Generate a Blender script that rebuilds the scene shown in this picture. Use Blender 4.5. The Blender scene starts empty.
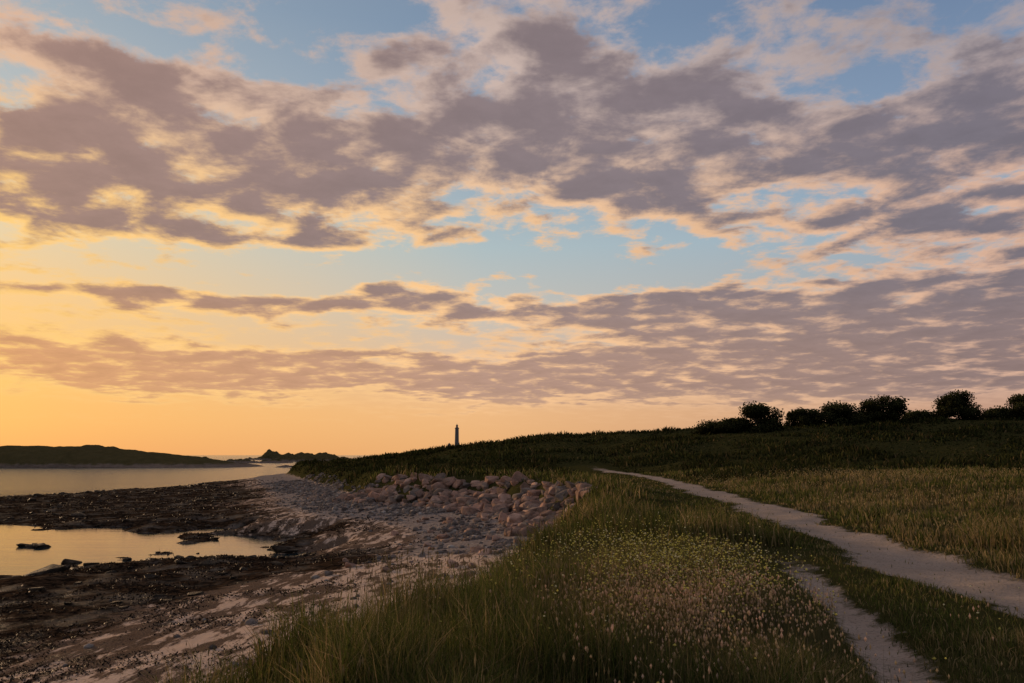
import bpy, bmesh, math, random
import numpy as np
from mathutils import Vector
random.seed(7); rng=np.random.default_rng(7)
scene=bpy.context.scene
F=788.0; PITCH=math.radians(8.2); CP,SP=math.cos(PITCH),math.sin(PITCH)
CAMZ=4.6
SUN_AZ=-46.0; SUN_EL=6.0

def lin(c):
    return tuple(((v/255)/12.92 if v/255<=0.04045 else ((v/255+0.055)/1.055)**2.4) for v in c)

# ---------------------------------------------------------------- numpy noise
TAB=rng.random((256,256))
def vn(x,y,s=0):
    x=np.asarray(x,float)+s*17.3; y=np.asarray(y,float)+s*9.1
    xi=np.floor(x).astype(int); yi=np.floor(y).astype(int)
    fx=x-xi; fy=y-yi; fx=fx*fx*(3-2*fx); fy=fy*fy*(3-2*fy)
    a=TAB[xi&255,yi&255]; b=TAB[(xi+1)&255,yi&255]; c=TAB[xi&255,(yi+1)&255]; d=TAB[(xi+1)&255,(yi+1)&255]
    return (a*(1-fx)+b*fx)*(1-fy)+(c*(1-fx)+d*fx)*fy
def fbm(x,y,o=4,s=0):
    t=0;a=.5;n=0
    for i in range(o):
        t=t+a*vn(x*2**i,y*2**i,s+i*3); n+=a; a*=.5
    return t/n
def ss(a,b,x):
    t=np.clip((x-a)/(b-a),0,1); return t*t*(3-2*t)

# ---------------------------------------------------------------- plan of the coast
COAST=np.array([(-1.7,-60),(-1.5,-10),(-1.35,0),(-1.35,4),(-1.45,5.2),(-1.5,6.3),(-1.05,7.2),(-.35,8.2),(.15,10),(.6,12),(1.3,16),(2.2,21),(2.9,26),(3.3,32),(3.0,38),(1.5,44),(-1.5,50),(-6,54),(-10,62),(-15,78),(-22,98),(-30,120),(-38,142),(-42,160),(-40,185),(-25,215),(10,260),(80,330),(300,500),(1500,1500),(3000,1500),(3000,-300),(-1.7,-300)],float)
SHORE=np.array([(-300,-300),(-150,-50),(-90,40),(-68,72),(-57,87),(-50,106),(-46,130),(-46,165),(-43,190),(-27,220),(8,266),(78,337),(298,508),(1490,1520),(3010,1520),(3010,-300)],float)
def sdf(poly,x,y):
    x=np.asarray(x,float); y=np.asarray(y,float)
    best=np.full(x.shape,1e18); ins=np.zeros(x.shape,bool); n=len(poly)
    for i in range(n):
        ax,ay=poly[i]; bx,by=poly[(i+1)%n]
        ex,ey=bx-ax,by-ay
        t=np.clip(((x-ax)*ex+(y-ay)*ey)/(ex*ex+ey*ey),0,1)
        best=np.minimum(best,(x-ax-t*ex)**2+(y-ay-t*ey)**2)
        if ay!=by:
            c=((ay>y)!=(by>y))&(x<(bx-ax)*(y-ay)/(by-ay)+ax); ins^=c
    d=np.sqrt(best); return np.where(ins,d,-d)
def pl_dist(pts,x,y):
    best=np.full(np.shape(x),1e18)
    for (ax,ay),(bx,by) in zip(pts[:-1],pts[1:]):
        ex,ey=bx-ax,by-ay
        t=np.clip(((x-ax)*ex+(y-ay)*ey)/(ex*ex+ey*ey),0,1)
        best=np.minimum(best,(x-ax-t*ex)**2+(y-ay-t*ey)**2)
    return np.sqrt(best)
PATH=[(6.6,-30),(6.1,0),(5.95,7),(5.95,9.2),(6.1,12),(6.5,16.3),(7.0,22),(7.9,33),(8.6,41),(9.4,54),(9.4,64),(8.2,72),(7.6,78)]
RUT=[(2.3,-20),(2.4,0),(2.85,5.9),(3.3,7.6),(3.75,9.8),(4.25,12.2),(5.2,16),(6.3,22)]
RX=[-60,-40,-20,-12,0,7,20,29,45,65,120,400]; RZ=[2,3.2,5.0,5.4,6.7,7.4,7.3,7.8,8.4,8.8,9.5,10]
def masks(x,y):
    d=sdf(COAST,x,y)+(fbm(x*.35,y*.35,3,2)-.5)*1.2*ss(3,20,np.hypot(x,y))
    d2=sdf(SHORE,x,y)+(fbm(x*.08,y*.08,4,5)-.5)*16*ss(20,60,np.hypot(x,y))
    wob=(fbm(x*.5,y*.5,3,8)-.5)*.9
    pd_=pl_dist(PATH,x,y); rd=pl_dist(RUT,x,y)
    pm=(1-ss(.3,1.0,pd_+wob))*(1-ss(66,80,y)*.8)
    rm=(1-ss(.02,.32,rd+wob*.4))*(1-ss(9.5,15,y))
    return d,d2,np.clip(np.maximum(pm,rm*.9),0,1),pd_,rd
def height(x,y,mk=None):
    x=np.asarray(x,float); y=np.asarray(y,float)
    d,d2,pm,pd_,rd=mk if mk is not None else masks(x,y)
    ridge=np.interp(x,RX,RZ)-3.0
    y0=np.interp(x,[10,30],[66,48]); y1=np.interp(x,[10,40],[122,105])
    r=ss(0,1,(y-y0)/(y1-y0)*.9+.0)
    fall=np.where(x<25,1-.45*ss(135,260,y),1)
    hi=3.0+ridge*r*fall*ss(0,22,d)
    hi+= .32*ss(2.2,0,np.abs(d-1.2))*ss(22,30,y)*(1-ss(60,80,y))
    away=ss(1.0,4.5,np.minimum(pd_,rd+1))
    hi+= (fbm(x*.18,y*.18,3,11)-.5)*.5*away*ss(2,12,np.hypot(x-1,y))*(1-.7*((x<8)&(y>14)&(y<60)))
    hi+= (fbm(x*.06,y*.06,4,31)-.5)*.9*ss(60,110,y)
    hi+= .5*ss(2,9,x-np.interp(y,[0,30],[5.9,7.8]))*ss(5,30,y)
    hi+= (fbm(x*1.3,y*1.3,3,12)-.5)*.12
    hi+= (.12*ss(12,25,y)*ss(2.5,.8,pd_)) - .08*pm*(1-ss(10,20,y))
    up=np.interp(y,[-10,8,30,45,70,140],[1.3,1.25,1.45,1.5,1.3,1.0])
    w=np.interp(y,[0,10,34,60],[2.8,2.6,2.0,2.6])
    bank=ss(-1,0,d/w)
    lo=np.interp(-d,[0,3,12,22,40],[1,1,.32,.15,.13])*up
    amp=ss(8,20,-d)
    lo=lo+(fbm(x*.22,y*.22,4,21)-.5)*.5*amp+(fbm(x*.9,y*.9,3,22)-.5)*.20*amp+(fbm(x*.8,y*.8,3,23)-.5)*.06+(fbm(x*2.2,y*2.2,3,24)-.5)*.07*ss(2,10,-d)
    px_=(x+33)/20; py_=(y-40.5)/12.5
    pool=ss(1.25,.75,np.sqrt(px_**2+py_**2)+(fbm(x*.25,y*.25,4,25)-.5)*.9)
    lo=lo*(1-pool)-.24*pool
    lo=lo-ss(2,-14,d2)*1.3-ss(-10,-80,d2)*3
    return lo*(1-bank)+hi*bank

def new_mesh(name,verts,faces_flat,loop_tot,cols=None,smooth=False):
    me=bpy.data.meshes.new(name)
    nv=len(verts); me.vertices.add(nv); me.vertices.foreach_set('co',np.asarray(verts,np.float32).ravel())
    me.loops.add(len(faces_flat)); me.loops.foreach_set('vertex_index',np.asarray(faces_flat,np.int32))
    st=np.concatenate([[0],np.cumsum(loop_tot)[:-1]]).astype(np.int32)
    me.polygons.add(len(loop_tot)); me.polygons.foreach_set('loop_start',st)
    me.polygons.foreach_set('loop_total',np.asarray(loop_tot,np.int32))
    me.polygons.foreach_set('use_smooth',np.full(len(loop_tot),smooth))
    me.update(calc_edges=True); me.validate()
    if cols is not None:
        for k,v in cols.items():
            a=me.color_attributes.new(k,'FLOAT_COLOR','POINT'); a.data.foreach_set('color',np.asarray(v,np.float32).ravel())
    ob=bpy.data.objects.new(name,me); scene.collection.objects.link(ob); return ob

# ---------------------------------------------------------------- material helper
class NT:
    def __init__(s,nt): s.nt=nt; s.n=nt.nodes; s.l=nt.links
    def put(s,sock,v):
        if v is None: return
        if isinstance(v,bpy.types.NodeSocket): s.l.new(v,sock)
        else:
            if sock.type=='RGBA' and len(v)==3: v=(*v,1)
            sock.default_value=v
    def node(s,t,**kw):
        n=s.n.new(t)
        for k,v in kw.items(): setattr(n,k,v)
        return n
    def m(s,op,a,b=None,c=None,clamp=False):
        n=s.node('ShaderNodeMath',operation=op,use_clamp=clamp)
        s.put(n.inputs[0],a); s.put(n.inputs[1],b); s.put(n.inputs[2],c); return n.outputs[0]
    def v(s,op,a,b=None,c=None,out=0):
        n=s.node('ShaderNodeVectorMath',operation=op)
        s.put(n.inputs[0],a); s.put(n.inputs[1],b); s.put(n.inputs[2],c)
        return n.outputs['Value'] if op in('DOT_PRODUCT','LENGTH') else n.outputs[0]
    def sm(s,x,a,b,lo=0.,hi=1.):
        n=s.node('ShaderNodeMapRange',interpolation_type='SMOOTHSTEP')
        s.put(n.inputs['Value'],x); n.inputs['From Min'].default_value=a; n.inputs['From Max'].default_value=b
        n.inputs['To Min'].default_value=lo; n.inputs['To Max'].default_value=hi; return n.outputs['Result']
    def mix(s,f,a,b,bt='MIX'):
        n=s.node('ShaderNodeMix',data_type='RGBA',blend_type=bt)
        s.put(n.inputs[0],f); s.put(n.inputs[6],a); s.put(n.inputs[7],b); return n.outputs[2]
    def noise(s,vec,scale,detail=4,rough=.5,out='Fac',dist=0):
        n=s.node('ShaderNodeTexNoise'); s.put(n.inputs['Vector'],vec); n.inputs['Scale'].default_value=scale
        n.inputs['Detail'].default_value=detail; n.inputs['Roughness'].default_value=rough; n.inputs['Distortion'].default_value=dist
        return n.outputs[out]
    def ramp(s,f,stops):
        n=s.node('ShaderNodeValToRGB'); s.put(n.inputs[0],f); e=n.color_ramp.elements
        while len(e)<len(stops): e.new(.5)
        for i,(p,c) in enumerate(stops): e[i].position=p; e[i].color=(*c,1)
        return n.outputs[0]
    def xyz(s,v):
        n=s.node('ShaderNodeSeparateXYZ'); s.put(n.inputs[0],v); return n.outputs
    def comb(s,x,y,z):
        n=s.node('ShaderNodeCombineXYZ'); s.put(n.inputs[0],x); s.put(n.inputs[1],y); s.put(n.inputs[2],z); return n.outputs[0]
def mat(name):
    m=bpy.data.materials.new(name); m.use_nodes=True; m.node_tree.nodes.clear(); t=NT(m.node_tree)
    t.out=t.node('ShaderNodeOutputMaterial'); return m,t
def princ(t,col,rough=.8,normal=None,**kw):
    p=t.node('ShaderNodeBsdfPrincipled'); t.put(p.inputs['Base Color'],col); t.put(p.inputs['Roughness'],rough)
    if normal is not None: t.put(p.inputs['Normal'],normal)
    for k,v in kw.items(): t.put(p.inputs[k],v)
    t.l.new(p.outputs[0],t.out.inputs[0]); return p
def diff(t,col,normal=None):
    p=t.node('ShaderNodeBsdfDiffuse'); t.put(p.inputs[0],col)
    if normal is not None: t.put(p.inputs['Normal'],normal)
    t.l.new(p.outputs[0],t.out.inputs[0]); return p
def bump(t,h,strength,dist):
    b=t.node('ShaderNodeBump'); t.put(b.inputs['Height'],h); b.inputs['Strength'].default_value=strength; b.inputs['Distance'].default_value=dist
    return b.outputs[0]

# ---------------------------------------------------------------- terrain
def build_terrain():
    Nx,Ny=1000,820
    A=14.; k=math.asinh(2500/A); u=np.linspace(-1,1,Nx); X=A*np.sinh(k*u)
    B=9.; y0=12.; u0=-math.asinh(150/B); u1=math.asinh(2500/B); Y=y0+B*np.sinh(np.linspace(u0,u1,Ny))
    gx,gy=np.meshgrid(X,Y); x=gx.ravel(); y=gy.ravel()
    mk=masks(x,y); z=height(x,y,mk)
    d,d2,pm,pd_,rd=mk
    idx=np.arange(Nx*Ny).reshape(Ny,Nx)
    q=np.stack([idx[:-1,:-1],idx[:-1,1:],idx[1:,1:],idx[1:,:-1]],-1).reshape(-1)
    veg=ss(-2.6,-1.6,d)
    kelp=ss(7,14,-d+ (fbm(x*.13,y*.13,3,41)-.5)*11)
    cob=ss(24,32,y)*ss(-10,-5,d)*(1-veg)
    far=ss(55,90,y)
    gold=ss(1.0,3.0,x-np.interp(y,[0,30],[6.6,8.6]))*(1-ss(42,60,y))
    c1=np.stack([pm,veg,kelp,cob],-1); c2=np.stack([gold,far,np.clip(-d/30,0,1),np.ones_like(x)],-1)
    ob=new_mesh('terrain',np.stack([x,y,z],-1),q,np.full((Nx-1)*(Ny-1),4),{'m1':c1,'m2':c2},True)
    m,t=mat('terrain_ground')
    a1=t.node('ShaderNodeAttribute',attribute_name='m1'); a2=t.node('ShaderNodeAttribute',attribute_name='m2')
    pos=t.node('ShaderNodeNewGeometry').outputs['Position']
    r=t.node('ShaderNodeSeparateColor'); t.put(r.inputs[0],a1.outputs['Color']); path,vegs,kel=r.outputs; cobs=a1.outputs['Alpha']
    r2=t.node('ShaderNodeSeparateColor'); t.put(r2.inputs[0],a2.outputs['Color']); golds,fars,dd=r2.outputs
    nb=t.noise(pos,.6,6,.6); nm=t.noise(pos,4,6,.65); nf=t.noise(pos,30,4,.6)
    n0=t.noise(pos,1.6,8,.7)
    sand=t.mix(nb,(.44,.32,.235),(.68,.53,.42)); sand=t.mix(t.sm(nf,.3,.7),t.mix(.3,sand,(.2,.14,.1)),sand)
    strk=t.noise(t.v('MULTIPLY',pos,(2.4,.8,1)),.8,12,.72,dist=.3)
    deb=t.sm(t.m('ADD',strk,t.m('MULTIPLY',dd,.40)),.555,.63)
    debc=t.mix(t.sm(nf,.4,.6),(.03,.02,.014),(.12,.08,.052))
    sand=t.mix(t.m('MULTIPLY',deb,.9),sand,debc)
    grav=t.ramp(t.noise(pos,9,5,.7),[(.3,(.08,.07,.062)),(.5,(.22,.185,.165)),(.7,(.38,.33,.29))])
    beach=t.mix(t.sm(t.m('ADD',cobs,t.m('SUBTRACT',nm,.5)),.35,.6),sand,grav)
    kelc=t.mix(t.sm(nm,.4,.65),(.011,.008,.006),(.055,.034,.02))
    kf=t.sm(t.m('ADD',kel,t.m('MULTIPLY',t.m('SUBTRACT',n0,.5),1.9)),.36,.58)
    beach=t.mix(kf,beach,kelc)
    vg=t.mix(nm,(.022,.023,.008),(.06,.056,.02)); vg=t.mix(t.m('MULTIPLY',golds,t.sm(nb,.35,.6)),vg,(.13,.095,.042))
    vf=t.sm(t.m('ADD',vegs,t.m('MULTIPLY',t.m('SUBTRACT',nm,.5),1.0)),.4,.6)
    base=t.mix(vf,beach,vg)
    pc=t.mix(t.noise(pos,1.3,8,.7),(.20,.16,.125),(.46,.375,.31)); pc=t.mix(t.sm(nf,.5,.75),pc,(.15,.12,.09))
    pf=t.sm(t.m('ADD',path,t.m('MULTIPLY',t.m('SUBTRACT',t.noise(pos,2.5,9,.78),.5),2.4)),.3,.8)
    base=t.mix(pf,base,pc)
    h=t.m('ADD',t.m('MULTIPLY',nm,.6),t.m('MULTIPLY',nf,.3))
    bn=bump(t,h,.8,.12)
    dn=diff(t,base,bn); gl=t.node('ShaderNodeBsdfGlossy'); gl.inputs['Roughness'].default_value=.28; t.put(gl.inputs['Normal'],bn)
    wet=t.m('MULTIPLY',t.m('MULTIPLY',kf,t.m('SUBTRACT',1.,vf)),t.sm(nb,.45,.7,.0,.10))
    mx=t.node('ShaderNodeMixShader'); t.put(mx.inputs[0],wet); t.l.new(dn.outputs[0],mx.inputs[1]); t.l.new(gl.outputs[0],mx.inputs[2]); t.l.new(mx.outputs[0],t.out.inputs[0])
    ob.data.materials.append(m); return ob
build_terrain()

# ---------------------------------------------------------------- sea
def build_sea():
    g=np.concatenate([-np.geomspace(30000,20,60),np.linspace(-15,15,9),np.geomspace(20,30000,60)])
    gx,gy=np.meshgrid(g,g); n=len(g); idx=np.arange(n*n).reshape(n,n)
    q=np.stack([idx[:-1,:-1],idx[:-1,1:],idx[1:,1:],idx[1:,:-1]],-1).reshape(-1)
    ob=new_mesh('sea_water',np.stack([gx.ravel(),gy.ravel(),np.zeros(n*n)],-1),q,np.full((n-1)**2,4),None,True)
    m,t=mat('sea_water'); pos=t.node('ShaderNodeNewGeometry').outputs['Position']
    dist=t.v('LENGTH',t.v('SUBTRACT',pos,(-20,35,0)))
    calm=t.sm(dist,35,75,.04,1)
    w1=t.noise(t.v('MULTIPLY',pos,(.4,1.8,1)),.6,6,.65); w2=t.noise(t.v('MULTIPLY',pos,(.4,1.2,1)),.06,3,.5)
    h=t.m('MULTIPLY',t.m('ADD',w1,t.m('MULTIPLY',w2,2.)),calm)
    p=princ(t,(.02,.03,.035),t.sm(dist,40,90,.03,.14),bump(t,h,.7,.6),IOR=1.33)
    ob.data.materials.append(m)
build_sea()

# ---------------------------------------------------------------- blades
def blade_mesh(name,x,y,z,h,w,az,lean,col,mat_,bw=None):
    n=len(x); ca,sa=np.cos(az),np.sin(az)
    la=rng.uniform(0,2*np.pi,n) if bw is None else bw
    lx=np.cos(la)*lean*h; ly=np.sin(la)*lean*h
    V=np.empty((n,5,3))
    V[:,0]=np.stack([x-ca*w/2,y-sa*w/2,z],-1); V[:,1]=np.stack([x+ca*w/2,y+sa*w/2,z],-1)
    mx,my,mz=x+lx*.35,y+ly*.35,z+h*.6
    V[:,2]=np.stack([mx+ca*w*.38,my+sa*w*.38,mz],-1); V[:,3]=np.stack([mx-ca*w*.38,my-sa*w*.38,mz],-1)
    V[:,4]=np.stack([x+lx,y+ly,z+h*np.sqrt(np.clip(1-.5*lean**2,.1,1))],-1)
    b=(np.arange(n)*5)[:,None]
    fl=np.concatenate([b+np.array([0,1,2,3]),b+np.array([3,2,4])],1).ravel()
    lt=np.tile([4,3],n)
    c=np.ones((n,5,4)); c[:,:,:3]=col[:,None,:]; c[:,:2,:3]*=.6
    ob=new_mesh(name,V.reshape(-1,3),fl,lt,{'col':c.reshape(-1,4)},False); ob.data.materials.append(mat_); return ob
def foliage_mat(name,tr=.35):
    m,t=mat(name); a=t.node('ShaderNodeAttribute',attribute_name='col').outputs['Color']
    d=t.node('ShaderNodeBsdfDiffuse'); t.put(d.inputs[0],a); tt=t.node('ShaderNodeBsdfTranslucent'); t.put(tt.inputs[0],a)
    mx=t.node('ShaderNodeMixShader'); mx.inputs[0].default_value=tr; t.l.new(d.outputs[0],mx.inputs[1]); t.l.new(tt.outputs[0],mx.inputs[2])
    t.l.new(mx.outputs[0],t.out.inputs[0]); return m
GM=foliage_mat('grass_blades'); SM=foliage_mat('scrub_leaves',.2)
def palette(n,w,cols):
    i=rng.choice(len(cols),n,p=np.array(w)/sum(w)); c=np.array(cols)[i]
    return c*rng.uniform(.7,1.3,(n,1))
def scatter(n,r0,r1,a0=-48,a1=48,p=1.0):
    u=rng.random(n)
    r=np.exp(np.log(r0)+u*np.log(r1/r0)) if p==1 else (r0**p+u*(r1**p-r0**p))**(1/p)
    a=np.radians(rng.uniform(a0,a1,n)); return r*np.sin(a),r*np.cos(a),r
GREEN=[(.070,.084,.020),(.105,.112,.030),(.16,.13,.050),(.28,.205,.10),(.040,.052,.014)]
def grass(name,n,r0,r1,hmul,wmul,p=1):
    x,y,r=scatter(n,r0,r1,p=p); mk=masks(x,y); d,d2,pm,pd_,rd=mk
    clump=fbm(x*1.4,y*1.4,3,51)
    thr=np.clip(pm*1.15,0,.97)
    keep=(d>-2.2+clump*.8)&(rng.random(n)>thr)&(rng.random(n)<.3+1.15*clump)
    keep&=~((d<-.2)&(y>36)&(y<61))
    x,y,r,d,pm,pd_,rd,clump=[q[keep] for q in (x,y,r,d,pm,pd_,rd,clump)]
    z=height(x,y)-.02; m=len(x)
    rr=np.where(y<14,rd,9)
    near=np.minimum(pd_-.4,rr-.1)
    tall=ss(.0,1.4,near)
    pathx=np.interp(y,[0,12,33,56,80],[6.1,6.1,7.9,9.5,7.6])
    between=(x>np.interp(y,[0,22],[2.5,6.3]))&(x<pathx)&(y<22)
    tall=np.where(between,tall*.28,tall)
    left=(x<pathx)
    tall=np.where(left,tall*(1-ss(13,22,y)*(1-(.12+.75*ss(1.6,4.8,pd_)))),tall*(1-.5*ss(9,22,y)))
    big=fbm(x*.5,y*.5,3,57)
    h=(.06+.34*tall*(.2+1.3*ss(.3,.75,clump)+.5*(big-.5)))*rng.uniform(.45,1.3,m)*hmul
    w=.0045*(r/5)**.85*rng.uniform(.7,1.5,m)*wmul
    col=palette(m,[3,3,2.0,1.1,2.2],GREEN)
    colg=palette(m,[1.0,2,3,6,0.4],GREEN)
    dry=ss(.45,.68,big)*.5
    gz=np.where(~left,rng.random(m)<ss(.38,.62,fbm(x*.22,y*.3,4,61)+.08*ss(45,20,y))*.85*(1-ss(45,60,y)),rng.random(m)<dry)
    col=np.where(gz[:,None],colg,col)*(.72+.56*fbm(x*.8,y*.8,3,58))[:,None]
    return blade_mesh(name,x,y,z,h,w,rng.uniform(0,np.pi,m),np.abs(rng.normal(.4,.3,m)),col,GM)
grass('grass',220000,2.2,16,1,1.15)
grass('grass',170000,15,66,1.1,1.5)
def scrub():
    n=190000; x,y,r=scatter(n,45,230,-30,46,1.1); mk=masks(x,y); d,d2,pm,pd_,rd=mk
    cl=fbm(x*.22,y*.22,4,71); keep=(d>-1.5)&(rng.random(n)>pm*1.5)&(pd_>.9)&(~((d<.5)&(y<60)))
    x,y,r,cl,pd_=[q[keep] for q in (x,y,r,cl,pd_)]; m=len(x)
    z=height(x,y)-.05
    h=(.18+.75*ss(.4,.75,cl))*rng.uniform(.4,1.1,m)*ss(.3,6,pd_+(x>10)*2); w=.07*(r/50)*rng.uniform(.7,2,m)
    col=palette(m,[3,2,1,.4,3],[(.033,.038,.012),(.052,.054,.018),(.065,.052,.022),(.10,.075,.035),(.019,.023,.008)])*(.5+1.0*fbm(x*.1,y*.1,3,73))[:,None]
    blade_mesh('bracken_scrub',x,y,z,h,w,rng.uniform(0,np.pi,m),np.abs(rng.normal(.7,.4,m)),col,SM)
scrub()

# ---------------------------------------------------------------- seed heads and flowers
def heads(name,x,y,hs,size,elong,col):
    n=len(x); z=height(x,y); lean=rng.uniform(0,.3,n); la=rng.normal(.3,1.2,n)
    stem=np.stack([x,y,z],-1); top=stem+np.stack([np.cos(la)*lean*hs,np.sin(la)*lean*hs,hs],-1)
    oc=np.array([(1,0,0),(0,1,0),(-1,0,0),(0,-1,0),(0,0,1),(0,0,-1)],float)
    V=top[:,None,:]+oc[None]*np.stack([size,size,size*elong],-1)[:,None,:]*rng.uniform(.75,1.25,(n,6,1))
    st=np.stack([stem-[.0015,0,0],stem+[.0015,0,0],top],1)
    st[:,0,0]-=size*.12; st[:,1,0]+=size*.12
    V=np.concatenate([V,st],1)
    tri=np.array([(0,1,4),(1,2,4),(2,3,4),(3,0,4),(1,0,5),(2,1,5),(3,2,5),(0,3,5),(6,7,8)])
    fl=((np.arange(n)*9)[:,None,None]+tri[None]).ravel()
    c=np.ones((n,9,4)); c[:,:6,:3]=col[:,None,:]; c[:,6:,:3]=(.10,.09,.04)
    ob=new_mesh(name,V.reshape(-1,3),fl,np.full(n*9,3),{'col':c.reshape(-1,4)},False); ob.data.materials.append(GM)
def veg_ok(x,y): 
    d,_,pm,pd_,rd=masks(x,y); return (d>-1)&(pm<.1)&(pd_>1.2)&((rd>.4)|(y>14))
def zone(n,cx,cy,sx,sy,th=.45):
    x=rng.normal(cx,sx,n); y=rng.normal(cy,sy,n); k=veg_ok(x,y)&(y>2)&(rng.random(n)<ss(th-.08,th+.15,fbm(x*1.3,y*1.3,3,81))+.06); return x[k],y[k]
x,y=zone(8000,1.7,6.7,.6,1.0,.5); n=len(x); heads('hare_tail_grass',x,y,rng.uniform(.2,.52,n),rng.uniform(.004,.009,n),rng.uniform(1.6,2.8,n),palette(n,[1,1],[(.62,.44,.30),(.50,.37,.20)]))
x,y=zone(7500,1.9,9.4,.8,1.7,.52); n=len(x); heads('wild_flowers',x,y,rng.uniform(.25,.60,n),rng.uniform(.007,.014,n),rng.uniform(.5,.9,n),palette(n,[3,1],[(.58,.53,.14),(.70,.66,.42)]))
x,y=zone(2600,-.2,7.0,1.0,1.2,.5); n=len(x); heads('seeding_grass_stems',x,y,rng.uniform(.35,.65,n),rng.uniform(.003,.006,n),rng.uniform(3,7,n),palette(n,[3,1],[(.24,.18,.09),(.33,.25,.12)]))
x=rng.uniform(8,40,16000); y=rng.uniform(9,48,16000); k=veg_ok(x,y)&(fbm(x*.22,y*.3,4,61)>.47)&(x>np.interp(y,[0,33,60],[7,9,11])); x,y=x[k],y[k]; n=len(x)
heads('seeding_meadow_grass',x,y,rng.uniform(.15,.36,n),rng.uniform(.008,.018,n),rng.uniform(1.5,3,n),palette(n,[2,1],[(.44,.32,.14),(.55,.44,.22)]))

# ---------------------------------------------------------------- rocks
def rock_mat(name):
    m,t=mat(name); a=t.node('ShaderNodeAttribute',attribute_name='col').outputs['Color']
    pos=t.node('ShaderNodeNewGeometry').outputs['Position']; n=t.noise(pos,3,8,.7); n2=t.noise(pos,22,4,.6)
    c=t.mix(t.sm(n,.3,.7),t.mix(.6,a,(.05,.042,.036)),a); c=t.mix(t.sm(n2,.5,.8),c,t.mix(.3,c,(.5,.42,.36)))
    diff(t,c,bump(t,t.m('ADD',n,t.m('MULTIPLY',n2,.4)),.7,.1)); return m
RM=rock_mat('granite')
def weed_rock_mat():
    m,t=mat('weed_covered_rock'); a=t.node('ShaderNodeAttribute',attribute_name='col').outputs['Color']
    pos=t.node('ShaderNodeNewGeometry').outputs['Position']; n=t.noise(pos,5,8,.7)
    princ(t,t.mix(t.sm(n,.3,.7),(.008,.006,.004),a),.6,bump(t,n,1,.15),**{'Specular IOR Level':.08}); return m
WRM=weed_rock_mat()
def hull_rocks(name,items,mt=None):
    V=[];Fc=[];L=[];C=[]; o=0
    for (x,y,z,s,el,col) in items:
        bm=bmesh.new()
        sc=np.array([s*random.uniform(.8,1.4),s*random.uniform(.7,1.1),s*random.uniform(.5,.85)*(1-el)])/2
        for i in range(13):
            p=np.array([random.gauss(0,1) for _ in range(3)]); p/=np.linalg.norm(p); p=np.sign(p)*np.abs(p)**.7; p*=random.uniform(.75,1.05)
            bm.verts.new(p*sc)
        r=bmesh.ops.convex_hull(bm,input=bm.verts)
        bmesh.ops.delete(bm,geom=[g for g in bm.verts if not g.link_faces],context='VERTS')
        bmesh.ops.bevel(bm,geom=bm.edges[:],offset=s*.035,segments=1,affect='EDGES')
        a=random.uniform(0,6.28); b=random.uniform(-.45,.45)*(1-el); ca,sa=math.cos(a),math.sin(a); cb,sb=math.cos(b),math.sin(b)
        bm.verts.index_update()
        for v in bm.verts:
            px,py,pz=v.co; px,pz=px*cb-pz*sb,px*sb+pz*cb; V.append((x+px*ca-py*sa,y+px*sa+py*ca,z+pz)); C.append((*col,1))
        for f in bm.faces: Fc+= [v.index+o for v in f.verts]; L.append(len(f.verts))
        o+=len(bm.verts); bm.free()
    ob=new_mesh(name,V,Fc,L,{'col':C},False); ob.data.materials.append(mt or RM); return ob
PINK=[(.46,.28,.205),(.40,.26,.195),(.50,.33,.25),(.30,.225,.18),(.22,.185,.16),(.34,.22,.16)]
def hz(x,y): return float(height(np.array([x]),np.array([y]))[0])
seg=[(3.5,32),(3.1,38),(1.5,44),(-1.5,50),(-6,54),(-10,61)]
L=[math.dist(a,b) for a,b in zip(seg[:-1],seg[1:])]; tot=sum(L)
items=[]
for k_ in range(560):
    s=random.uniform(0,tot); q=s; i=0
    while i<len(L)-1 and q>L[i]: q-=L[i]; i+=1
    a,b=seg[i],seg[i+1]; tt=min(q/L[i],1); cx=a[0]+(b[0]-a[0])*tt; cy=a[1]+(b[1]-a[1])*tt
    ux,uy=(b[0]-a[0])/L[i],(b[1]-a[1])/L[i]; nx,ny=-uy,ux
    off=random.uniform(.1,3.4); size=random.choice((.45,.6,.7,.85,1.05,1.25))*random.uniform(.85,1.1)
    X_,Y_=cx+nx*off,cy+ny*off
    taper=min(1,min(s,tot-s)/5)
    zt=max(hz(X_,Y_)+.1,1.5+(1.25*taper)*(1-off/3.4))
    items.append((X_,Y_,zt-size*.1+random.uniform(-.15,.08),size,0,tuple(np.array(random.choice(PINK))*random.uniform(.6,1.2))))
hull_rocks('rock_armour_wall',items)
items=[]
for (x,y,s) in [(1.1,25,.9),(.9,26,.5),(-1.2,24,.45),(-1.7,24.6,.6),(-.9,27,.5),(.2,29,.5),(-.6,31,.45),(.8,22.5,.4),(-2.4,33,.4)]+[(random.uniform(-6,1.5),random.uniform(25,44),random.uniform(.25,.55)) for _ in range(50)]:
    items.append((x,y,hz(x,y)+s*.1,s,0,random.choice(PINK)))
hull_rocks('beach_boulders',items)
items=[]
for i in range(1300):
    y=random.uniform(22,140)**1.0; x=random.uniform(-.95,-.12)*y-4
    d,d2,_,_,_=masks(np.array([x]),np.array([y]))
    if d[0]>-11 or d2[0]<-6: continue
    zz_=hz(x,y)
    if zz_<-.02 and random.random()<.95: continue
    s=random.uniform(.15,.5)*(1+ (random.random()<.1)*.9)*(1+y/120); items.append((x,y,zz_+s*.0,s,.4,tuple(np.array((.04,.028,.018))*random.uniform(.6,1.8))))
for k_ in range(7): items.append((-24.2+random.uniform(-.6,.6),41+random.uniform(-.3,.3),.03,random.uniform(.5,.9),.45,(.03,.022,.016)))
hull_rocks('foreshore_rocks',items,WRM)
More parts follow.
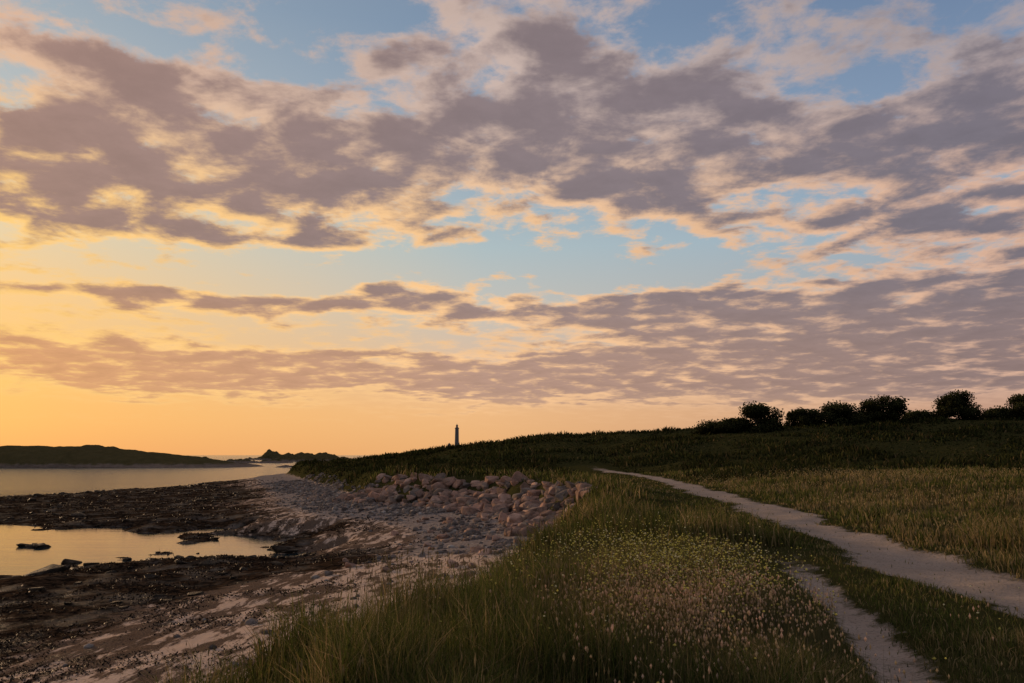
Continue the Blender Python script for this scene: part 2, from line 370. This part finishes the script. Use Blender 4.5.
def cobbles():
    bm=bmesh.new(); bmesh.ops.create_icosphere(bm,subdivisions=1,radius=1); bm.verts.index_update()
    bv=np.array([v.co[:] for v in bm.verts]); bf=np.array([[v.index for v in f.verts] for f in bm.faces]); bm.free()
    n=26000; y=rng.uniform(14,110,n); ed=np.interp(y,COAST[3:24,1],COAST[3:24,0]); x=ed-rng.gamma(2.0,1.6,n)-1.2
    d,d2,_,_,_=masks(x,y); dens=ss(24,35,y)*ss(-8.5,-5,d)*(.06+1.3*ss(.45,.62,fbm(x*.45,y*.45,3,91)))+.03
    k=(d<-1.0)&(rng.random(n)<dens); x,y,d=x[k],y[k],d[k]; n=len(x)
    s=rng.gamma(2.5,.020,n)+.03; s*=np.where(y>45,1.25,1)
    z=height(x,y)+s*.15
    sc=s[:,None]*rng.uniform(.7,1.35,(n,3))*[1,1,.6]
    V=bv[None]*sc[:,None,:]*rng.uniform(.86,1.14,(n,len(bv),1)); a=rng.uniform(0,6.28,n)[:,None]
    X=V[:,:,0]*np.cos(a)-V[:,:,1]*np.sin(a)+x[:,None]; Yv=V[:,:,0]*np.sin(a)+V[:,:,1]*np.cos(a)+y[:,None]; Z=V[:,:,2]+z[:,None]
    fl=((np.arange(n)*len(bv))[:,None,None]+bf[None]).ravel()
    col=palette(n,[3,3,3,1,.5],[(.20,.17,.15),(.27,.235,.205),(.12,.10,.09),(.32,.23,.18),(.42,.37,.32)])
    c=np.ones((n,len(bv),4)); c[:,:,:3]=col[:,None,:]
    ob=new_mesh('shingle_cobbles',np.stack([X,Yv,Z],-1).reshape(-1,3),fl,np.full(n*len(bf),3),{'col':c.reshape(-1,4)},True); ob.data.materials.append(RM)
cobbles()
def weed():
    n=110000; x,y,r=scatter(n,12,140,-44,2,1.0); d,d2,_,_,_=masks(x,y)
    cl=fbm(x*.5,y*.5,4,95); z=height(x,y)
    k=(d2>-3)&(z>.0)&(rng.random(n)<ss(5,14,-d+(cl-.5)*14)*(.1+1.3*ss(.42,.6,cl)))
    x,y,r,z=x[k],y[k],r[k],z[k]; m=len(x)
    col=palette(m,[3,2,1.3],[(.014,.009,.006),(.032,.020,.011),(.065,.040,.021)])
    wm,t=mat('wet_seaweed'); a=t.node('ShaderNodeAttribute',attribute_name='col').outputs['Color']; princ(t,a,.6,**{'Specular IOR Level':.08})
    blade_mesh('seaweed',x,y,z-.01,rng.uniform(.02,.09,m)*(r/30)**.4,.03*(r/20)**.8*rng.uniform(.6,1.8,m),rng.uniform(0,np.pi,m),np.abs(rng.normal(1.3,.5,m)),col,wm)
weed()

# ---------------------------------------------------------------- shrubs on the skyline
bark,t=mat('bark'); princ(t,t.mix(t.noise(None,8),(.04,.03,.022),(.08,.06,.045)),.9)
def limb(bm,p,q,r0,r1,seg=6):
    p,q=Vector(p),Vector(q); ax=(q-p).normalized(); s=ax.orthogonal().normalized(); u=ax.cross(s)
    A=[bm.verts.new(p+(s*math.cos(i*2*math.pi/seg)+u*math.sin(i*2*math.pi/seg))*r0) for i in range(seg)]
    B=[bm.verts.new(q+(s*math.cos(i*2*math.pi/seg)+u*math.sin(i*2*math.pi/seg))*r1) for i in range(seg)]
    for i in range(seg): bm.faces.new((A[i],A[(i+1)%seg],B[(i+1)%seg],B[i]))
def shrub(x,y,w,h,nl=7000,lean=0.,name='windswept_tree'):
    z=hz(x,y)-.1
    e=bpy.data.objects.new(name,None); e.location=(x,y,z); scene.collection.objects.link(e)
    bm=bmesh.new(); lob=[]
    limb(bm,(0,0,0),(.1,0,h*.25),.22,.16)
    for i in range(12):
        a=random.uniform(0,6.28); rr=random.uniform(.1,.7)*w/2; hh=h*random.uniform(.45,.74)*(1-.3*(rr/(w/2))**2)
        c=(math.cos(a)*rr+lean*hh,math.sin(a)*rr*.8,hh); limb(bm,(.1,0,h*random.uniform(.12,.25)),c,.1,.03)
        lob.append((c,random.uniform(.15,.23)*w))
    for i in range(11): lob.append(((random.uniform(-.36,.36)*w,random.uniform(-.25,.25)*w,h*random.uniform(.05,.4)),random.uniform(.16,.24)*w))
    me=bpy.data.meshes.new('trunk'); bm.to_mesh(me); bm.free(); tr=bpy.data.objects.new('trunk',me); scene.collection.objects.link(tr); tr.parent=e; me.materials.append(bark)
    P=[];C=[]
    for c,rad in lob:
        k=nl//len(lob); dv=rng.normal(size=(k,3)); dv/=np.linalg.norm(dv,axis=1)[:,None]; rr=rad*rng.uniform(.1,1.0,k)**.5*(1+.12*rng.normal(size=k))
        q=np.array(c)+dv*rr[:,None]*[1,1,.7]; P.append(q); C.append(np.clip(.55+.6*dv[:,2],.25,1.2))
    P=np.concatenate(P); C=np.concatenate(C); k=P[:,2]>0.0; P=P[k];C=C[k]; n=len(P)
    s=rng.uniform(.08,.19,n)[:,None]; a=rng.normal(size=(n,3)); a/=np.linalg.norm(a,axis=1)[:,None]; b=np.cross(a,rng.normal(size=(n,3))); b/=np.linalg.norm(b,axis=1)[:,None]
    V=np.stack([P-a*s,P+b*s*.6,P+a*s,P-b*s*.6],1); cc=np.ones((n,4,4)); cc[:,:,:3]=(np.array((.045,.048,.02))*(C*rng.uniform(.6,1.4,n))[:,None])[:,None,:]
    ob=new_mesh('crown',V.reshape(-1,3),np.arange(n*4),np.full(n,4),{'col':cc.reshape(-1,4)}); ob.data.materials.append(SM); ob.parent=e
def at(px,yy): return (px-512)/793*yy
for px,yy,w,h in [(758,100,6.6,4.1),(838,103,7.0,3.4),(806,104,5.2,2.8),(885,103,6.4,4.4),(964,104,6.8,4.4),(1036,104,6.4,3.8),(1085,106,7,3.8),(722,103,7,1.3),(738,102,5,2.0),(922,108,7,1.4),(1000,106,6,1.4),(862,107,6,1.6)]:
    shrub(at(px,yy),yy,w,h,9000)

# ---------------------------------------------------------------- island, skerries, lighthouse
islm,t=mat('island_turf_and_rock'); g=t.node('ShaderNodeNewGeometry'); pos=g.outputs['Position']; zz=t.xyz(pos)[2]
c=t.mix(t.noise(pos,.3,6,.6),(.045,.042,.016),(.12,.095,.045)); rk=t.mix(t.noise(pos,.6,6,.7),(.07,.055,.045),(.30,.23,.18))
f=t.sm(t.m('ADD',zz,t.m('MULTIPLY',t.noise(pos,.4,5,.6),2.5)),2.0,3.0); diff(t,t.mix(f,rk,c),bump(t,t.noise(pos,1,6,.7),1,.6))
def isle(name,x0,x1,y0,y1,H,res,prof,ns,na,seed):
    X=np.linspace(x0,x1,int((x1-x0)/res)); Y=np.linspace(y0,y1,max(12,int((y1-y0)/res))); gx,gy=np.meshgrid(X,Y)
    u=(gx-x0)/(x1-x0); v=(gy-y0)/(y1-y0)*2-1
    pr=np.interp(u,*prof); z=H*pr*np.clip(1-np.abs(v)**2.6,0,1)**.5
    z=z+(fbm(gx*ns,gy*ns,5,seed)-.5)*na*np.clip(pr*4,0,1)-.9*(1-np.clip(1-np.abs(v)**4,0,1))-.5+ (pr<=.001)*-2
    z=np.where((np.abs(v)>.99),-3,z)
    ny,nx=gx.shape; idx=np.arange(nx*ny).reshape(ny,nx); q=np.stack([idx[:-1,:-1],idx[:-1,1:],idx[1:,1:],idx[1:,:-1]],-1).reshape(-1)
    ob=new_mesh(name,np.stack([gx,gy,z],-1).reshape(-1,3),q,np.full((nx-1)*(ny-1),4),None,False); ob.data.materials.append(islm)
isle('grassy_island',-330,-98,285,345,8.4,.8,([0,.1,.35,.58,.66,.7,.705,.72,.73,.76,.83,.9,.97,1],[0,.6,.95,1,1,.94,.93,1.06,.93,.82,.66,.4,.12,0]),.15,2.0,101)
isle('offshore_rocks',-225,-128,455,480,3.6,.8,([0,.15,.3,.45,.55,.7,.8,.9,1],[0,.3,.2,.8,.3,.5,.2,.5,0]),.3,5,111)
isle('offshore_rocks',-260,-168,760,800,8.6,1.2,([0,.06,.12,.2,.25,.35,.45,.5,.6,.7,.8,.9,1],[0,.3,.1,.5,1.1,.5,.7,.35,.9,.4,.8,.6,0]),.16,9,121)
isle('offshore_rocks',-175,-110,560,590,5.8,1.0,([0,.1,.2,.35,.45,.6,.7,.85,1],[0,.5,.2,.8,.3,.7,.25,.5,0]),.22,6,151)
isle('offshore_rocks',-95,-66,300,308,1.5,.5,([0,.3,.5,.7,1],[0,.7,.2,.6,0]),.4,1.6,131)
isle('lighthouse_islet',-260,-60,1970,2080,10,4,([0,.2,.5,.8,1],[0,.7,1,.7,0]),.05,5,141)
stone,t=mat('pale_granite_masonry'); princ(t,t.mix(t.noise(None,3),(.10,.092,.085),(.14,.125,.115)),.85)
glass,t=mat('lantern_glass'); princ(t,(.05,.06,.07),.1)
def tower(name,x,y,z,prof,seg=24,extra=True):
    e=bpy.data.objects.new(name,None); e.location=(x,y,z); scene.collection.objects.link(e)
    def lathe(nm,pr,m):
        bm=bmesh.new(); rings=[]
        for r,h in pr: rings.append([bm.verts.new((r*math.cos(i*2*math.pi/seg),r*math.sin(i*2*math.pi/seg),h)) for i in range(seg)])
        for a,b in zip(rings[:-1],rings[1:]):
            for i in range(seg): bm.faces.new((a[i],a[(i+1)%seg],b[(i+1)%seg],b[i]))
        bm.faces.new(rings[-1]); me=bpy.data.meshes.new(nm); bm.to_mesh(me); bm.free(); me.materials.append(m)
        o=bpy.data.objects.new(nm,me); scene.collection.objects.link(o); o.parent=e
    return e,lathe
e,la=tower('lighthouse',-139,2000,2,None)
la('tower_shaft',[(7.5,0),(7.5,3),(6.2,3.2),(5.6,20),(5.0,45),(4.6,68),(5.6,69),(5.6,70.5),(3.6,70.6),(3.6,72)],stone)
la('lantern_room',[(2.6,72.01),(2.6,76)],glass); la('lantern_roof',[(3.1,76.02),(2.6,77.5),(1,79),(.25,79.5),(.2,82)],stone)
e,la=tower('old_lighthouse',-158,2000,2,None,16)
la('tower_shaft',[(4.5,0),(4.2,26),(4.8,26.5),(4.8,28),(2.5,28.1),(2.5,31),(.3,33)],stone)

# ---------------------------------------------------------------- sky
w=bpy.data.worlds.new('World'); scene.world=w; w.use_nodes=True; w.node_tree.nodes.clear(); t=NT(w.node_tree)
try: w.cycles.sampling_method='NONE'
except Exception as ex: print(ex)
D=t.v('NORMALIZE',t.node('ShaderNodeTexCoord').outputs['Generated'])
dx,dy,dz=t.xyz(D)
az=t.m('MULTIPLY',t.m('ARCTAN2',dx,dy),57.29578); el=t.m('MULTIPLY',t.m('ARCSINE',dz),57.29578)
zp=t.m('ADD',t.m('MAXIMUM',dz,0.0),.10)
P=t.comb(t.m('DIVIDE',dx,zp),t.m('DIVIDE',dy,zp),0.)
sx,sy=math.sin(math.radians(SUN_AZ)),math.cos(math.radians(SUN_AZ))
nA=t.noise(P,5.2,8,.62,dist=.15); P2=t.v('ADD',P,(sx*.05,sy*.05,0)); n1=t.noise(P2,5.2,5,.58,dist=.15)
nbig=t.noise(P,1.3,2,.5)
n0=nA
wv=t.noise(P,1.6,3,.55,out='Color')
wv=t.v('SUBTRACT',wv,(.5,.5,.5)); wv=t.v('MULTIPLY',wv,(12,4.5,0))
AE=t.v('ADD',t.comb(az,el,0.),wv)
def ae(px,py):
    Yp=341.5-py; X=px-512; b=F*CP-Yp*SP; c=F*SP+Yp*CP
    return math.degrees(math.atan2(X,b)),math.degrees(math.atan2(c,math.hypot(X,b)))
BL=[(30,190,110,50,.8),(190,145,160,44,1.1),(315,160,90,42,.95),(150,70,150,20,.35),(40,30,90,25,.4),(430,55,40,16,.4),(490,115,75,50,.8),(600,155,110,48,.8),
(570,50,70,35,.4),(700,95,100,40,.6),(650,205,80,22,.5),(800,140,100,36,.55),(950,130,90,55,.65),(1000,50,50,50,.35),(900,215,140,28,.5),(990,265,80,24,.5),
(270,236,120,11,.65),(400,225,60,12,.45),(190,303,160,12,.95),(390,298,110,11,.8),(600,314,110,11,.85),(790,302,130,17,1.2),(680,328,110,11,.5),
(540,380,460,17,1.15),(860,360,260,34,1.1),(250,372,260,14,.75),(60,335,110,15,.35),(970,310,110,24,.6),
(500,268,190,14,-.55),(180,268,140,12,-.4),(330,25,60,20,-.3),(860,75,70,18,-.3),(420,150,16,40,-.25),(1100,200,120,200,.3),(-150,150,120,150,.3),(512,-260,900,150,.6)]
acc=None
for (px,py,rx,ry,wt) in BL:
    ca,ce=ae(px,py); la_,_=ae(px-rx,py); ra_,_=ae(px+rx,py); _,e1=ae(px,py-ry); _,e2=ae(px,py+ry)
    if py<-200: ca,ce,la_,ra_,e1,e2=0,70,-200,200,100,40
    ix,iy=2/abs(ra_-la_)*1.0,2/abs(e1-e2)*1.0
    q=t.v('MULTIPLY_ADD',AE,(ix,iy,0.),(-ca*ix,-ce*iy,0.)); dd=t.v('DOT_PRODUCT',q,q)
    gss=t.m('POWER',.5,dd); acc=t.m('MULTIPLY',gss,wt) if acc is None else t.m('MULTIPLY_ADD',gss,wt,acc)
acc=t.m('MINIMUM',acc,.92)
amp=t.sm(el,4,15,1.7,3.3)
raw=t.m('ADD',acc,t.m('MULTIPLY',t.m('SUBTRACT',n0,.5),amp)); raw=t.m('ADD',raw,t.m('MULTIPLY',t.m('SUBTRACT',nbig,.5),.6))
alpha=t.sm(raw,.04,.62)
thick=t.sm(t.m('ADD',raw,t.m('MULTIPLY',t.m('SUBTRACT',n1,n0),2.4)),.32,1.0)
hd=t.v('NORMALIZE',t.comb(dx,dy,0.)); ang=t.m('MULTIPLY',t.m('ARCCOSINE',t.v('DOT_PRODUCT',hd,(sx,sy,0))),57.29578)
T=t.m('DIVIDE',t.m('SUBTRACT',ang,11),66,clamp=True)
E=t.m('DIVIDE',el,60,clamp=True)
L_=[(0,(240,166,98)),(2,(250,182,100)),(5,(255,196,106)),(10,(252,204,134)),(15,(230,212,176)),(22,(186,192,192)),(30,(152,168,182)),(45,(122,134,152)),(60,(110,120,140))]
R_=[(0,(188,145,125)),(3,(198,155,132)),(6,(180,158,150)),(10,(165,168,172)),(15,(152,174,192)),(22,(130,152,180)),(30,(108,130,162)),(45,(98,112,142)),(60,(92,104,130))]
cl=t.ramp(E,[(a/60,lin(c)) for a,c in L_]); cr=t.ramp(E,[(a/60,lin(c)) for a,c in R_])
mid=t.ramp(E,[(a/60,lin(c)) for a,c in [(0,(236,178,120)),(3,(240,186,132)),(6,(226,188,156)),(10,(202,194,182)),(15,(176,192,196)),(22,(146,166,186)),(30,(124,146,172)),(45,(106,122,150)),(60,(98,110,135))]])
clear=t.mix(t.m('MULTIPLY',T,2,clamp=True),cl,mid); clear=t.mix(t.m('SUBTRACT',t.m('MULTIPLY',T,2),1,clamp=True),clear,cr)
nish=t.node('ShaderNodeTexSky',sky_type='NISHITA'); nish.sun_disc=False; nish.sun_elevation=math.radians(SUN_EL); nish.sun_rotation=math.radians(SUN_AZ)
nsk=t.v('MULTIPLY',nish.outputs[0],(.1,.1,.1)); clear=t.mix(.05,clear,nsk)
shadow=t.ramp(T,[(0,lin((162,129,117))),(.5,lin((137,120,121))),(1,lin((120,112,121)))])
shlow=t.ramp(T,[(0,lin((222,162,112))),(.5,lin((180,145,128))),(1,lin((140,119,116)))])
shadow=t.mix(t.sm(el,5,14),shlow,shadow)
lit=t.ramp(T,[(0,lin((255,205,122))),(.5,lin((250,200,146))),(1,lin((218,176,150)))])
lithigh=t.ramp(T,[(0,lin((222,182,154))),(.5,lin((200,177,166))),(1,lin((172,158,158)))])
lit=t.mix(t.sm(el,15,26),lit,lithigh)
cloud=t.mix(thick,lit,shadow)
cloud=t.v('MULTIPLY',cloud,t.mix(t.sm(n0,.4,.7),(1.07,)*3,(.94,)*3))
fin=t.mix(t.m('MULTIPLY',t.m('MULTIPLY',alpha,.95),t.sm(el,1.0,5.0)),clear,cloud)
fin=t.mix(t.sm(el,-3,-.3),(.06,.05,.04),fin)
bg=t.node('ShaderNodeBackground'); t.put(bg.inputs[0],fin); bg.inputs[1].default_value=1.0
o=t.node('ShaderNodeOutputWorld'); t.l.new(bg.outputs[0],o.inputs[0])

# ---------------------------------------------------------------- sun + camera
sl=bpy.data.lights.new('sun','SUN'); sl.energy=3.4; sl.angle=math.radians(4); sl.color=(1,.64,.36)
so=bpy.data.objects.new('sun',sl); scene.collection.objects.link(so)
sd=Vector((sx*math.cos(math.radians(SUN_EL)),sy*math.cos(math.radians(SUN_EL)),math.sin(math.radians(SUN_EL))))
so.rotation_euler=sd.to_track_quat('Z','Y').to_euler()
cam=bpy.data.cameras.new('camera'); cam.sensor_width=36; cam.lens=36*F/1024; cam.clip_end=60000; cam.clip_start=.05
co=bpy.data.objects.new('camera',cam); scene.collection.objects.link(co); co.location=(0,0,CAMZ); co.rotation_euler=(math.pi/2+PITCH,0,0)
scene.camera=co
scene.view_settings.view_transform='Standard'; scene.view_settings.look='None'; scene.view_settings.exposure=0
print('faces',sum(len(o.data.polygons) for o in scene.objects if o.type=='MESH'))
